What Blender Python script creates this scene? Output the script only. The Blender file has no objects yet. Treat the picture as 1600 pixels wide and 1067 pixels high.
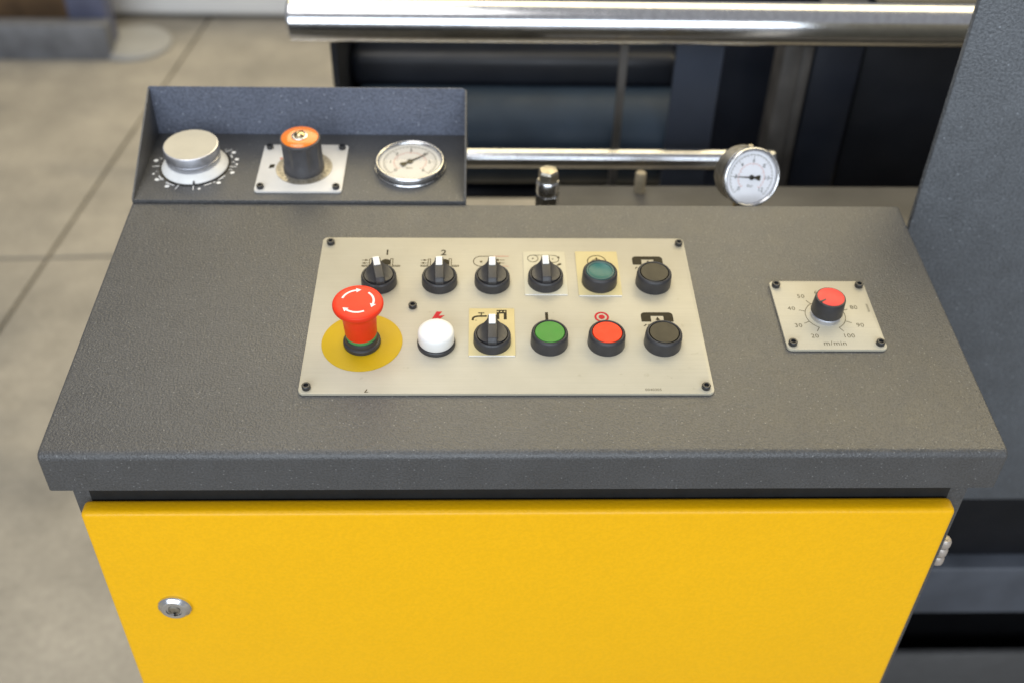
import bpy, bmesh, math, random
from mathutils import Matrix, Vector

random.seed(7)
R = math.radians
scene = bpy.context.scene
col = scene.collection

# ------------------------------------------------------------------ camera
cam = bpy.data.cameras.new('camera')
cam_o = bpy.data.objects.new('camera', cam)
col.objects.link(cam_o)
cam.sensor_width = 36.0
cam.lens = 36.9
cam.clip_start = 0.02
cam.clip_end = 200
cam_o.matrix_world = Matrix((
    (0.999591, -0.000555, -0.028593, -0.02944),
    (-0.021557, 0.642366, -0.766095, -0.52592),
    (0.018793, 0.766398, 0.642091, 1.49646),
    (0, 0, 0, 1)))
cam.dof.use_dof = True
cam.dof.focus_distance = 0.80
cam.dof.aperture_fstop = 4.0
scene.camera = cam_o

# ------------------------------------------------------------------ light
world = bpy.data.worlds.new('World')
scene.world = world
world.use_nodes = True
wn = world.node_tree
bg = wn.nodes['Background']
bg.inputs['Color'].default_value = (0.93, 0.95, 1.0, 1)
bg.inputs['Strength'].default_value = 0.33


def area(name, loc, target, sx, sy, power, color):
    l = bpy.data.lights.new(name, 'AREA')
    l.shape = 'RECTANGLE'
    l.size, l.size_y = sx, sy
    l.energy = power
    l.color = color
    o = bpy.data.objects.new(name, l)
    col.objects.link(o)
    o.location = loc
    d = Vector(target) - Vector(loc)
    o.rotation_euler = d.to_track_quat('-Z', 'Y').to_euler()
    return o


area('ceiling_lamp', (-0.8, 0.2, 4.6), (0, 0.3, 0.9), 3.2, 1.4, 60, (1.0, 0.97, 0.92))
area('window_front', (-0.4, -4.6, 2.9), (0.1, 0.1, 0.8), 7.0, 2.6, 275, (0.82, 0.91, 1.0))
area('roof_light', (1.5, 3.2, 4.5), (0.3, 0.2, 0.9), 8.0, 2.9, 285, (1.0, 0.83, 0.47))

vs = scene.view_settings
vs.view_transform = 'Standard'
vs.look = 'None'
vs.exposure = 0.0
vs.gamma = 1.0
vs.use_curve_mapping = False

# ------------------------------------------------------------------ materials
MATS = {}


def new_mat(name):
    m = bpy.data.materials.new(name)
    m.use_nodes = True
    MATS[name] = m
    return m, m.node_tree.nodes, m.node_tree.links, m.node_tree.nodes['Principled BSDF']


def setp(b, **kw):
    names = {'color': 'Base Color', 'rough': 'Roughness', 'metal': 'Metallic', 'ior': 'IOR',
             'coat': 'Coat Weight', 'coat_rough': 'Coat Roughness', 'spec': 'Specular IOR Level',
             'sss': 'Subsurface Weight', 'aniso': 'Anisotropic', 'trans': 'Transmission Weight'}
    for k, v in kw.items():
        if k == 'color':
            v = (*v, 1)
        b.inputs[names[k]].default_value = v


def coord(n, l, scale=(1, 1, 1)):
    tc = n.new('ShaderNodeTexCoord')
    mp = n.new('ShaderNodeMapping')
    mp.inputs['Scale'].default_value = scale
    l.new(tc.outputs['Object'], mp.inputs['Vector'])
    return mp.outputs['Vector']


def noise(n, l, vec, scale, detail=3, rough=0.5):
    t = n.new('ShaderNodeTexNoise')
    t.inputs['Scale'].default_value = scale
    t.inputs['Detail'].default_value = detail
    t.inputs['Roughness'].default_value = rough
    l.new(vec, t.inputs['Vector'])
    return t.outputs['Fac']


def ramp(n, l, fac, stops):
    r = n.new('ShaderNodeValToRGB')
    e = r.color_ramp.elements
    while len(e) < len(stops):
        e.new(0.5)
    for i, (p, c) in enumerate(stops):
        e[i].position = p
        e[i].color = (*c, 1) if len(c) == 3 else c
    l.new(fac, r.inputs['Fac'])
    return r.outputs['Color']


def bump(n, l, b, height, strength, dist):
    bp = n.new('ShaderNodeBump')
    bp.inputs['Strength'].default_value = strength
    bp.inputs['Distance'].default_value = dist
    l.new(height, bp.inputs['Height'])
    l.new(bp.outputs['Normal'], b.inputs['Normal'])


def mulcol(n, l, a, bb, fac=1.0):
    m = n.new('ShaderNodeMixRGB')
    m.blend_type = 'MULTIPLY'
    m.inputs[0].default_value = fac
    l.new(a, m.inputs[1])
    l.new(bb, m.inputs[2])
    return m.outputs[0]


def grey3(v):
    return (v, v, v)


def simple(name, color, rough=0.4, metal=0.0, var=0.12, vscale=60, bmp=0.0, bscale=900, **kw):
    """plastic / paint / metal with a little uneven colour, gloss and relief"""
    m, n, l, b = new_mat(name)
    setp(b, color=color, rough=rough, metal=metal, **kw)
    v = coord(n, l)
    f = noise(n, l, v, vscale, 4)
    c0 = tuple(max(0, c * (1 - var)) for c in color)
    c1 = tuple(min(1, c * (1 + var)) for c in color)
    l.new(ramp(n, l, f, [(0.3, c0), (0.7, c1)]), b.inputs['Base Color'])
    f2 = noise(n, l, v, vscale * 2.3, 5)
    l.new(ramp(n, l, f2, [(0.3, grey3(max(0.02, rough - 0.06))), (0.7, grey3(min(1, rough + 0.08)))]), b.inputs['Roughness'])
    if bmp:
        bump(n, l, b, noise(n, l, v, bscale, 2), bmp, 0.0004)
    return m


def powder(name, color, rough, bstr, grain, glint, glintcol, spec=0.5, gc=0.22):
    """structured powder coat: orange-peel grain plus small pale flecks that paint in its sparkle, faint dust"""
    m, n, l, b = new_mat(name)
    setp(b, rough=rough, spec=spec)
    v = coord(n, l)
    big = noise(n, l, v, 7, 4)
    mid = noise(n, l, v, 45, 5, 0.6)
    c0 = tuple(c * (1 - gc * 0.4) for c in color)
    c1 = tuple(c * (1 + gc * 0.4) for c in color)
    base = ramp(n, l, big, [(0.3, c0), (0.7, c1)])
    base = mulcol(n, l, base, ramp(n, l, mid, [(0.3, grey3(1 - gc * 0.36)), (0.75, grey3(1 + gc * 0.27))]))
    gr = noise(n, l, v, grain, 2, 0.6)
    base = mulcol(n, l, base, ramp(n, l, gr, [(0.34, grey3(1 - gc)), (0.66, grey3(1 + gc))]))
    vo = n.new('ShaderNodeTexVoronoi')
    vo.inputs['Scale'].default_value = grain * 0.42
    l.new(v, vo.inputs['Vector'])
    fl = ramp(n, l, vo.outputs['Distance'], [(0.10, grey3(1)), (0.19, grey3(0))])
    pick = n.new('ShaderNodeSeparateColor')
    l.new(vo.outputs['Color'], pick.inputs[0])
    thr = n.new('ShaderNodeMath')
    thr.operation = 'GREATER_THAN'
    thr.inputs[1].default_value = 1 - glint
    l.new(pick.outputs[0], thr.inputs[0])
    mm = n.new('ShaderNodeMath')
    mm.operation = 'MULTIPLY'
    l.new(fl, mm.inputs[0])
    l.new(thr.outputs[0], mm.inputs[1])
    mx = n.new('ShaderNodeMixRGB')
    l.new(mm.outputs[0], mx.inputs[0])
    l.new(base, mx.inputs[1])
    mx.inputs[2].default_value = (*glintcol, 1)  # sparkle of the bumps, painted into the base colour
    l.new(mx.outputs[0], b.inputs['Base Color'])
    l.new(ramp(n, l, mid, [(0.3, grey3(rough - 0.05)), (0.75, grey3(rough + 0.08))]), b.inputs['Roughness'])
    bump(n, l, b, gr, bstr, 0.0010)
    return m


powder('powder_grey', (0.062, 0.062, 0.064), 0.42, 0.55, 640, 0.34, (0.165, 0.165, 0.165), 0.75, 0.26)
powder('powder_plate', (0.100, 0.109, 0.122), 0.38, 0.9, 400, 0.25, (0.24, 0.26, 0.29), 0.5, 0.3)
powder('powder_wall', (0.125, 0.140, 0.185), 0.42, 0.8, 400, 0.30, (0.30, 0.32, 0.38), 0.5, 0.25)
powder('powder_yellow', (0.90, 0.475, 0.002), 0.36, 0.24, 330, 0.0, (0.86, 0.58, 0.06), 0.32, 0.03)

# cream anodised panel: faint brushing, smudges and pinprick marks
m, n, l, b = new_mat('panel_cream')
setp(b, rough=0.36, metal=0.0, spec=0.5)
v = coord(n, l)
vb = coord(n, l, (3, 260, 3))
base = ramp(n, l, noise(n, l, v, 16, 5, 0.6), [(0.3, (0.435, 0.400, 0.310)), (0.7, (0.485, 0.450, 0.358))])
base = mulcol(n, l, base, ramp(n, l, noise(n, l, vb, 3, 3), [(0.3, grey3(0.96)), (0.7, grey3(1.02))]))
base = mulcol(n, l, base, ramp(n, l, noise(n, l, v, 130, 2), [(0.22, (0.90, 0.89, 0.86)), (0.28, grey3(1))]))
l.new(base, b.inputs['Base Color'])
l.new(ramp(n, l, noise(n, l, v, 28, 5, 0.65), [(0.3, grey3(0.28)), (0.7, grey3(0.46))]), b.inputs['Roughness'])
bump(n, l, b, noise(n, l, vb, 6, 3), 0.05, 0.0004)

# silver-white regulator plate
simple('plate_silver', (0.66, 0.64, 0.61), 0.34, 0.0, 0.07, 40)
simple('tag_cream', (0.56, 0.52, 0.39), 0.45, 0, 0.05, 50)
simple('tag_yellow', (0.58, 0.49, 0.25), 0.45, 0, 0.05, 50)
simple('tag_edge', (0.80, 0.79, 0.76), 0.4, 0, 0.04, 50)
simple('black_plastic', (0.034, 0.033, 0.036), 0.42, 0, 0.15, 120, 0.12, 1600)
simple('black_gloss', (0.014, 0.011, 0.007), 0.36, 0, 0.06, 60, spec=0.35)
simple('black_screw', (0.040, 0.040, 0.043), 0.34, 0.35, 0.3, 200)
simple('black_rubber', (0.006, 0.006, 0.006), 0.7, 0, 0.3, 80)
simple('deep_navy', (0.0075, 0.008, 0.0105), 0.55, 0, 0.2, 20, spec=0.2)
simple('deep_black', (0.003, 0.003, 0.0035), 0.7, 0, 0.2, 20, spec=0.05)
simple('hole_black', (0.003, 0.003, 0.003), 0.8, 0, 0.2, 80)
simple('stop_red', (0.80, 0.040, 0.010), 0.42, 0, 0.06, 70, 0.06, 1200, spec=0.3)
simple('cap_red', (0.80, 0.050, 0.012), 0.45, 0, 0.05, 90, spec=0.25)
simple('knob_red', (0.72, 0.075, 0.060), 0.45, 0, 0.05, 90, spec=0.3)
simple('cap_green', (0.062, 0.245, 0.040), 0.45, 0, 0.06, 90, spec=0.25)
simple('stop_green', (0.06, 0.26, 0.085), 0.4, 0, 0.1, 90)
simple('cap_teal', (0.014, 0.125, 0.115), 0.38, 0, 0.10, 90)
simple('cap_teal_rim', (0.02, 0.085, 0.085), 0.35, 0, 0.12, 90)
simple('white_plastic', (0.80, 0.80, 0.79), 0.35, 0, 0.03, 60, sss=0.0)
simple('disc_yellow', (0.50, 0.335, 0.006), 0.48, 0, 0.06, 30, spec=0.25)
simple('print_black', (0.032, 0.026, 0.014), 0.55, 0, 0.2, 300, spec=0.15)
simple('print_brown', (0.075, 0.055, 0.022), 0.55, 0, 0.2, 300, spec=0.15)
simple('print_grey', (0.13, 0.115, 0.075), 0.55, 0, 0.2, 300, spec=0.15)
simple('print_red', (0.50, 0.018, 0.03), 0.5, 0, 0.12, 300, spec=0.15)
simple('print_pink', (0.62, 0.25, 0.18), 0.5, 0, 0.12, 300, spec=0.15)
simple('print_white', (0.78, 0.78, 0.78), 0.5, 0, 0.06, 300, spec=0.15)
simple('knob_orange', (0.82, 0.20, 0.012), 0.22, 0, 0.05, 60, coat=0.5)
simple('regulator_black', (0.062, 0.061, 0.066), 0.42, 0, 0.15, 90, 0.1, 1400)
simple('brass', (0.62, 0.50, 0.30), 0.24, 1.0, 0.12, 200)
simple('scale_ring', (0.36, 0.33, 0.28), 0.34, 0.6, 0.3, 170)
simple('dial_cream', (0.66, 0.63, 0.58), 0.5, 0, 0.03, 90)
simple('dial_white', (0.80, 0.80, 0.84), 0.5, 0, 0.03, 90)
simple('knob_metal_top', (0.46, 0.43, 0.36), 0.50, 0.0, 0.05, 50)
simple('knob_metal', (0.62, 0.63, 0.68), 0.42, 1.0, 0.06, 80)
simple('knob_skirt', (0.78, 0.775, 0.76), 0.30, 0.0, 0.05, 80)
simple('steel', (0.62, 0.62, 0.63), 0.22, 1.0, 0.10, 120)
simple('steel_dull', (0.40, 0.37, 0.31), 0.40, 1.0, 0.25, 160)
simple('hinge_metal', (0.42, 0.37, 0.33), 0.38, 0.3, 0.12, 160)
simple('navy_metal', (0.017, 0.021, 0.033), 0.42, 0, 0.2, 9)
simple('navy_panel', (0.032, 0.040, 0.060), 0.45, 0, 0.2, 9)
simple('navy_rubber', (0.019, 0.033, 0.054), 0.50, 0, 0.2, 12, spec=0.25)
simple('dark_metal', (0.012, 0.014, 0.020), 0.45, 0, 0.3, 9)
simple('beam_grey', (0.075, 0.072, 0.068), 0.42, 0, 0.25, 14)
simple('beam_blue_grey', (0.066, 0.074, 0.092), 0.45, 0, 0.2, 14)
simple('post_grey', (0.075, 0.070, 0.066), 0.42, 0.0, 0.35, 20)
simple('stud_beige', (0.40, 0.34, 0.24), 0.4, 0.2, 0.15, 100)
simple('blue_paint', (0.11, 0.12, 0.19), 0.5, 0, 0.2, 9)
simple('blue_grey_paint', (0.145, 0.15, 0.165), 0.5, 0, 0.25, 12)
simple('cardboard', (0.13, 0.075, 0.035), 0.8, 0, 0.45, 11)
simple('grey_base', (0.30, 0.30, 0.30), 0.6, 0, 0.1, 9)
simple('white_paint', (0.86, 0.86, 0.86), 0.4, 0, 0.04, 5)
simple('crate_wood', (0.30, 0.22, 0.11), 0.7, 0, 0.25, 12)

# polished chrome with faint drawn scratches and smudges
m, n, l, b = new_mat('chrome')
setp(b, color=(0.72, 0.73, 0.76), metal=1.0, rough=0.11)
v = coord(n, l, (1, 6, 6))
l.new(ramp(n, l, noise(n, l, v, 8, 6, 0.65), [(0.3, grey3(0.15)), (0.75, grey3(0.22))]), b.inputs['Roughness'])
l.new(ramp(n, l, noise(n, l, coord(n, l, (2, 30, 30)), 5, 5), [(0.25, (0.66, 0.66, 0.69)), (0.6, (0.76, 0.77, 0.80))]), b.inputs['Base Color'])

# gauge glass
m, n, l, b = new_mat('gauge_glass')
n.remove(b)
tr = n.new('ShaderNodeBsdfTransparent')
gl = n.new('ShaderNodeBsdfGlossy')
gl.inputs['Roughness'].default_value = 0.04
lw = n.new('ShaderNodeLayerWeight')
lw.inputs['Blend'].default_value = 0.5
pw = n.new('ShaderNodeMath')
pw.operation = 'POWER'
pw.inputs[1].default_value = 4.0
l.new(lw.outputs['Facing'], pw.inputs[0])
fr = n.new('ShaderNodeMath')
fr.operation = 'MULTIPLY_ADD'
fr.inputs[1].default_value = 0.30
fr.inputs[2].default_value = 0.02
l.new(pw.outputs[0], fr.inputs[0])
ms = n.new('ShaderNodeMixShader')
l.new(fr.outputs[0], ms.inputs[0])
l.new(tr.outputs[0], ms.inputs[1])
l.new(gl.outputs[0], ms.inputs[2])
l.new(ms.outputs[0], n['Material Output'].inputs['Surface'])

# worn concrete
m, n, l, b = new_mat('concrete')
setp(b, rough=0.62)
v = coord(n, l)
base = ramp(n, l, noise(n, l, v, 1.6, 6, 0.6), [(0.28, (0.21, 0.197, 0.175)), (0.46, (0.315, 0.292, 0.255)), (0.72, (0.42, 0.385, 0.33))])
base = mulcol(n, l, base, ramp(n, l, noise(n, l, v, 9, 6, 0.65), [(0.3, grey3(0.82)), (0.7, grey3(1.08))]))
base = mulcol(n, l, base, ramp(n, l, noise(n, l, coord(n, l, (1.1, 2.6, 1)), 1.1, 3), [(0.54, grey3(1)), (0.68, (0.68, 0.70, 0.74))]))
base = mulcol(n, l, base, ramp(n, l, noise(n, l, v, 70, 3), [(0.3, grey3(0.9)), (0.7, grey3(1.05))]))
l.new(base, b.inputs['Base Color'])
bump(n, l, b, noise(n, l, v, 60, 5), 0.2, 0.002)
simple('joint_fill', (0.245, 0.22, 0.18), 0.8, 0, 0.2, 9)

# ------------------------------------------------------------------ mesh helpers
WM = {}


def finish(name, bm, mat, M=None, parent=None, smooth=True, label=None, kind=None, angle=35):
    bmesh.ops.recalc_face_normals(bm, faces=bm.faces)
    me = bpy.data.meshes.new(name)
    bm.to_mesh(me)
    bm.free()
    return link(name, me, mat, M, parent, smooth, label, kind, angle)


def link(name, me, mat, M=None, parent=None, smooth=True, label=None, kind=None, angle=35):
    if not me.materials:
        me.materials.append(MATS[mat])
    if smooth:
        for p in me.polygons:
            p.use_smooth = True
        try:
            me.set_sharp_from_angle(angle=R(angle))
        except Exception:
            pass
    o = bpy.data.objects.new(name, me)
    col.objects.link(o)
    place(o, M or Matrix.Identity(4), parent)
    if label:
        o['label'] = label
    if kind:
        o['kind'] = kind
    return o


def place(o, M, parent=None):
    WM[o] = M.copy()
    if parent is not None:
        o.parent = parent
        o.matrix_basis = WM[parent].inverted() @ M
    else:
        o.matrix_basis = M


def thing(name, label, cat, loc=(0, 0, 0), group=None):
    o = bpy.data.objects.new(name, None)
    o.empty_display_size = 0.05
    col.objects.link(o)
    place(o, Matrix.Translation(loc))
    o['label'] = label
    o['category'] = cat
    if group:
        o['group'] = group
    return o


def tag(o, label, cat, group=None):
    o['label'] = label
    o['category'] = cat
    if group:
        o['group'] = group
    return o


def T(x, y, z):
    return Matrix.Translation((x, y, z))


def RZ(deg):
    return Matrix.Rotation(R(deg), 4, 'Z')


def box(x0, x1, y0, y1, z0, z1, bevel=0.0, seg=3, bm=None):
    bm2 = bmesh.new()
    vs_ = [bm2.verts.new((x, y, z)) for x in (x0, x1) for y in (y0, y1) for z in (z0, z1)]
    for f in ((0, 1, 3, 2), (4, 6, 7, 5), (0, 4, 5, 1), (2, 3, 7, 6), (0, 2, 6, 4), (1, 5, 7, 3)):
        bm2.faces.new([vs_[i] for i in f])
    if bevel:
        bmesh.ops.bevel(bm2, geom=list(bm2.edges), offset=bevel, segments=seg, profile=0.5, affect='EDGES')
    if bm is None:
        return bm2
    me = bpy.data.meshes.new('tmp')
    bm2.to_mesh(me)
    bm2.free()
    bm.from_mesh(me)
    bpy.data.meshes.remove(me)
    return bm


def lathe(profile, n=48, bm=None, lobes=None):
    """profile of (radius, height) from bottom to top; r=0 closes at the axis"""
    bm = bm or bmesh.new()
    rings = []
    for (r, z) in profile:
        if r <= 1e-9:
            rings.append([bm.verts.new((0, 0, z))])
        else:
            ring = []
            for i in range(n):
                a = 2 * math.pi * i / n
                rr = r * (lobes(a, z) if lobes else 1)
                ring.append(bm.verts.new((rr * math.cos(a), rr * math.sin(a), z)))
            rings.append(ring)
    for A, B in zip(rings[:-1], rings[1:]):
        for i in range(n):
            j = (i + 1) % n
            if len(A) == 1 and len(B) == 1:
                continue
            if len(A) == 1:
                bm.faces.new((A[0], B[j], B[i]))
            elif len(B) == 1:
                bm.faces.new((A[i], A[j], B[0]))
            else:
                bm.faces.new((A[i], A[j], B[j], B[i]))
    return bm


def prism(poly, z0, z1, bevel=0.0, bm=None):
    bm2 = bmesh.new()
    lo = [bm2.verts.new((x, y, z0)) for x, y in poly]
    hi = [bm2.verts.new((x, y, z1)) for x, y in poly]
    k = len(poly)
    bm2.faces.new(list(reversed(lo)))
    top = bm2.faces.new(hi)
    for i in range(k):
        j = (i + 1) % k
        bm2.faces.new((lo[i], lo[j], hi[j], hi[i]))
    if bevel:
        bmesh.ops.bevel(bm2, geom=list(top.edges), offset=bevel, segments=2, profile=0.5, affect='EDGES')
    if bm is None:
        return bm2
    me = bpy.data.meshes.new('tmp')
    bm2.to_mesh(me)
    bm2.free()
    bm.from_mesh(me)
    bpy.data.meshes.remove(me)
    return bm


def rrect(w, h, r, cx=0, cy=0, seg=6):
    pts = []
    for (sx, sy, a0) in ((1, 1, 0), (-1, 1, 90), (-1, -1, 180), (1, -1, 270)):
        for i in range(seg + 1):
            a = R(a0 + 90 * i / seg)
            pts.append((cx + sx * (w / 2 - r) + r * math.cos(a), cy + sy * (h / 2 - r) + r * math.sin(a)))
    return pts


PT = 0.00012      # thickness of printing ink


def stroke(pts, w, bm=None, closed=False, z=0.0):
    """flat ink line of width w along pts"""
    bm = bm or bmesh.new()
    P = [Vector((p[0], p[1])) for p in pts]
    k = len(P)
    L, Rr = [], []
    for i in range(k):
        if closed:
            a, c = P[(i - 1) % k], P[(i + 1) % k]
        else:
            a, c = P[max(0, i - 1)], P[min(k - 1, i + 1)]
        d1 = (P[i] - a)
        d2 = (c - P[i])
        if d1.length < 1e-9:
            d1 = d2
        if d2.length < 1e-9:
            d2 = d1
        d1 = d1.normalized()
        d2 = d2.normalized()
        t = (d1 + d2)
        t = t.normalized() if t.length > 1e-6 else d1
        nn = Vector((-t.y, t.x))
        cs = max(0.35, nn.dot(Vector((-d1.y, d1.x))))
        L.append(P[i] + nn * (w / 2 / cs))
        Rr.append(P[i] - nn * (w / 2 / cs))
    vl = [bm.verts.new((p.x, p.y, z + PT)) for p in L]
    vr = [bm.verts.new((p.x, p.y, z + PT)) for p in Rr]
    rng = range(k) if closed else range(k - 1)
    for i in rng:
        j = (i + 1) % k
        bm.faces.new((vr[i], vr[j], vl[j], vl[i]))
    return bm


def fill(pts, bm=None, z=0.0):
    bm = bm or bmesh.new()
    bm.faces.new([bm.verts.new((p[0], p[1], z + PT)) for p in pts])
    return bm


def circ(cx, cy, r, n=32, a0=0, a1=360, ry=None):
    ry = ry or r
    full = abs(a1 - a0) >= 360
    m_ = n if full else n + 1
    return [(cx + r * math.cos(R(a0 + (a1 - a0) * i / n)), cy + ry * math.sin(R(a0 + (a1 - a0) * i / n))) for i in range(m_)]


def arrow(bm, x0, y0, x1, y1, w, hw, hl):
    d = Vector((x1 - x0, y1 - y0)).normalized()
    nn = Vector((-d.y, d.x))
    e = Vector((x1, y1))
    b_ = e - d * hl
    stroke([(x0, y0), (b_.x, b_.y)], w, bm)
    fill([tuple(b_ - nn * hw), tuple(e), tuple(b_ + nn * hw)], bm)


def ink(name, bm, mat, M, parent):
    return finish(name, bm, mat, M, parent, smooth=False)


def text(name, body, size, mat, M, parent, spacing=1.08, bold=0.0):
    cu = bpy.data.curves.new('tmp_text', 'FONT')
    cu.body = body
    cu.size = size
    cu.align_x = 'CENTER'
    cu.align_y = 'CENTER'
    cu.space_character = spacing
    cu.fill_mode = 'FRONT'
    cu.offset = size * bold
    cu.resolution_u = 4
    o = bpy.data.objects.new('tmp_text', cu)
    col.objects.link(o)
    dg = bpy.context.evaluated_depsgraph_get()
    me = bpy.data.meshes.new_from_object(o.evaluated_get(dg))
    bpy.data.objects.remove(o)
    bpy.data.curves.remove(cu)
    me.name = name
    me.materials.clear()
    return link(name, me, mat, M @ T(0, 0, PT), parent, smooth=False)


# ------------------------------------------------------------------ floor
floor_bm = box(-9, 9, -4, 14, -0.25, -0.012)
floor = finish('floor', floor_bm, 'joint_fill', smooth=False)
floor['kind'] = 'structure'


def joint_y(x):
    return 1.572 + 0.05 * (x + 1.07)


def joint_x(y):
    return -1.07 + 0.0744 * (y - 1.692)


g = 0.005
cx_, cy_ = joint_x(joint_y(-1.07)), joint_y(-1.07)
for sx in (-1, 1):
    for sy in (-1, 1):
        ye = -4 if sy < 0 else 14
        xe = -9 if sx < 0 else 9
        poly = [(cx_ + sx * g, cy_ + sy * g), (xe, joint_y(xe) + sy * g), (xe, ye), (joint_x(ye) + sx * g, ye)]
        finish('concrete_slab', prism(poly, -0.20, 0.0), 'concrete', parent=floor, smooth=False)

# ------------------------------------------------------------------ desk frame
TILT = R(5.0465)
H = 0.95
DM = T(0, 0, H) @ Matrix.Rotation(TILT, 4, 'X')          # desk surface frame: x right, y up the slope, z normal


def D(u, v, h=0.0):
    return DM @ T(u, v, h)


# ------------------------------------------------------------------ control console
console = thing('control_console', 'grey machine control console with a sloping button desk above a yellow cabinet door', 'control console', (0.0045, 0.15, 0))

# sloping desk top with folded front lip
x0, x1 = -0.3465, 0.3555
yb = 0.290 * math.cos(TILT)
zb = H + 0.290 * math.sin(TILT)
br = 0.0065                                                  # bend radius of the front fold
prof, nrm = [(0.060, 0.9132), (0.0, 0.9132)], [(0, 0), (0, 0)]
bc = (br, H - br * 0.93)
for i in range(11):
    a = math.pi - (math.pi / 2 - TILT) * i / 10
    prof.append((bc[0] + br * math.cos(a), bc[1] + br * math.sin(a)))
    nrm.append((math.cos(a), math.sin(a)))
nrm[1] = (-1, 0)
prof += [(yb, zb), (yb, 0.94)]
nrm += [(-math.sin(TILT), math.cos(TILT)), (0, 0)]
bm = bmesh.new()
secs = []
cr_ = 0.0024
steps = [(0.0, cr_), (cr_ * 0.13, cr_ * 0.5), (cr_ * 0.5, cr_ * 0.13), (cr_, 0.0)]
for xx, ins in [(x0 + a, b) for a, b in steps] + [(x1 - a, b) for a, b in reversed(steps)]:
    secs.append([bm.verts.new((xx, p[0] - q[0] * ins, p[1] - q[1] * ins)) for p, q in zip(prof, nrm)])
k = len(prof)
bm.faces.new(secs[0])
bm.faces.new(list(reversed(secs[-1])))
for A, B in zip(secs[:-1], secs[1:]):
    for i in range(k):
        j = (i + 1) % k
        bm.faces.new((A[i], B[i], B[j], A[j]))
desk = finish('desk_top', bm, 'powder_grey', parent=console, angle=40)

# cabinet body, door, gasket, lock, hinge
finish('cabinet_body', box(-0.3415, 0.3505, 0.021, 0.283, 0.06, 0.9125, 0.0015, 2), 'powder_grey', parent=console)
finish('plinth', box(-0.325, 0.334, 0.045, 0.27, 0.0, 0.059), 'dark_metal', parent=console, smooth=False)
finish('door_gasket', box(-0.3275, 0.3345, 0.0185, 0.0208, 0.10, 0.9118), 'black_rubber', parent=console, smooth=False)
door = finish('cabinet_door', box(-0.3325, 0.3365, 0.002, 0.018, 0.09, 0.8845, 0.0045, 5), 'powder_yellow', parent=console,
              label='yellow powder coated cabinet door')
LK = T(-0.2815, 0.002, 0.7705) @ Matrix.Rotation(R(90), 4, 'X')
finish('lock', lathe([(0.0, 0.0), (0.0138, 0.0), (0.0138, 0.0022), (0.0130, 0.0032), (0.0104, 0.0050), (0.0096, 0.0053), (0.0066, 0.0052), (0.0063, 0.0044), (0, 0.0044)], 26), 'chrome', LK, door, angle=8)
finish('lock_core', lathe([(0.0, 0.0045), (0.0050, 0.0045), (0.0050, 0.0052), (0.0044, 0.0055), (0.0034, 0.0055), (0.0031, 0.0048), (0, 0.0048)], 24), 'steel_dull', LK, door)
finish('key_slot', box(-0.0008, 0.0008, -0.0062, -0.0026, 0.0046, 0.0057), 'hole_black', LK, door, smooth=False)
hinge = finish('hinge', lathe([(0, 0), (0.0022, 0), (0.0022, 0.0325), (0, 0.0325)], 16), 'steel_dull', T(0.3560, 0.030, 0.786), console)
for k in range(3):
    z = 0.0006 + k * 0.0107
    finish('knuckle', lathe([(0, z), (0.0040, z), (0.0056, z + 0.0022), (0.0058, z + 0.0050), (0.0056, z + 0.0078), (0.0040, z + 0.0099), (0, z + 0.0099)], 24), 'hinge_metal', T(0.3560, 0.030, 0.786), hinge)


# ---- screws
def socket_screw(M, parent, r=0.0034, name='screw'):
    bm = lathe([(0, 0), (r * 0.97, 0), (r, 0.0003), (r, 0.0030), (r * 0.88, 0.0035), (r * 0.56, 0.0035), (r * 0.50, 0.0016), (0, 0.0016)], 24)
    return finish(name, bm, 'black_screw', M @ RZ(random.uniform(0, 60)), parent)


# ---- button panel
PC = (-0.0101, 0.1486)
PW, PH = 0.3155, 0.1835
PTK = 0.0022
panel = finish('button_panel', prism(rrect(PW, PH, 0.004), 0.0002, PTK, 0.0003), 'panel_cream', D(*PC), console,
               label='cream metal panel carrying the rows of switches and buttons')
for (u, v_) in ((-0.1608, 0.2324), (0.1429, 0.2324), (-0.1620, 0.0627), (0.1415, 0.0627), (-0.0860, 0.1520)):
    socket_screw(D(u, v_, PTK), panel)


def P(u, v_, h=0.0):
    return D(u, v_, PTK + h)


# ---- glued-on tags
def tagplate(u0, u1, v0, v1, mat):
    o = finish('symbol_tag', prism(rrect(u1 - u0, v1 - v0, 0.0006), 0.0, 0.0008, 0.0001), mat, P((u0 + u1) / 2, (v0 + v1) / 2, 0.0001), console)
    finish('tag_edge', box(-(u1 - u0) / 2 + 0.0004, (u1 - u0) / 2 - 0.0004, -0.0006, 0.0, 0.0, 0.0007), 'tag_edge', P((u0 + u1) / 2, v0 - 0.0001, 0.0001), o, smooth=False)
    return o


TH = 0.0009
tag_belt = tagplate(0.0060, 0.0420, 0.1668, 0.2212, 'tag_cream')
tag_cycle = tagplate(0.0510, 0.0872, 0.1655, 0.2214, 'tag_yellow')
tag_tap = tagplate(-0.0400, -0.0032, 0.0963, 0.1492, 'tag_yellow')


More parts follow.
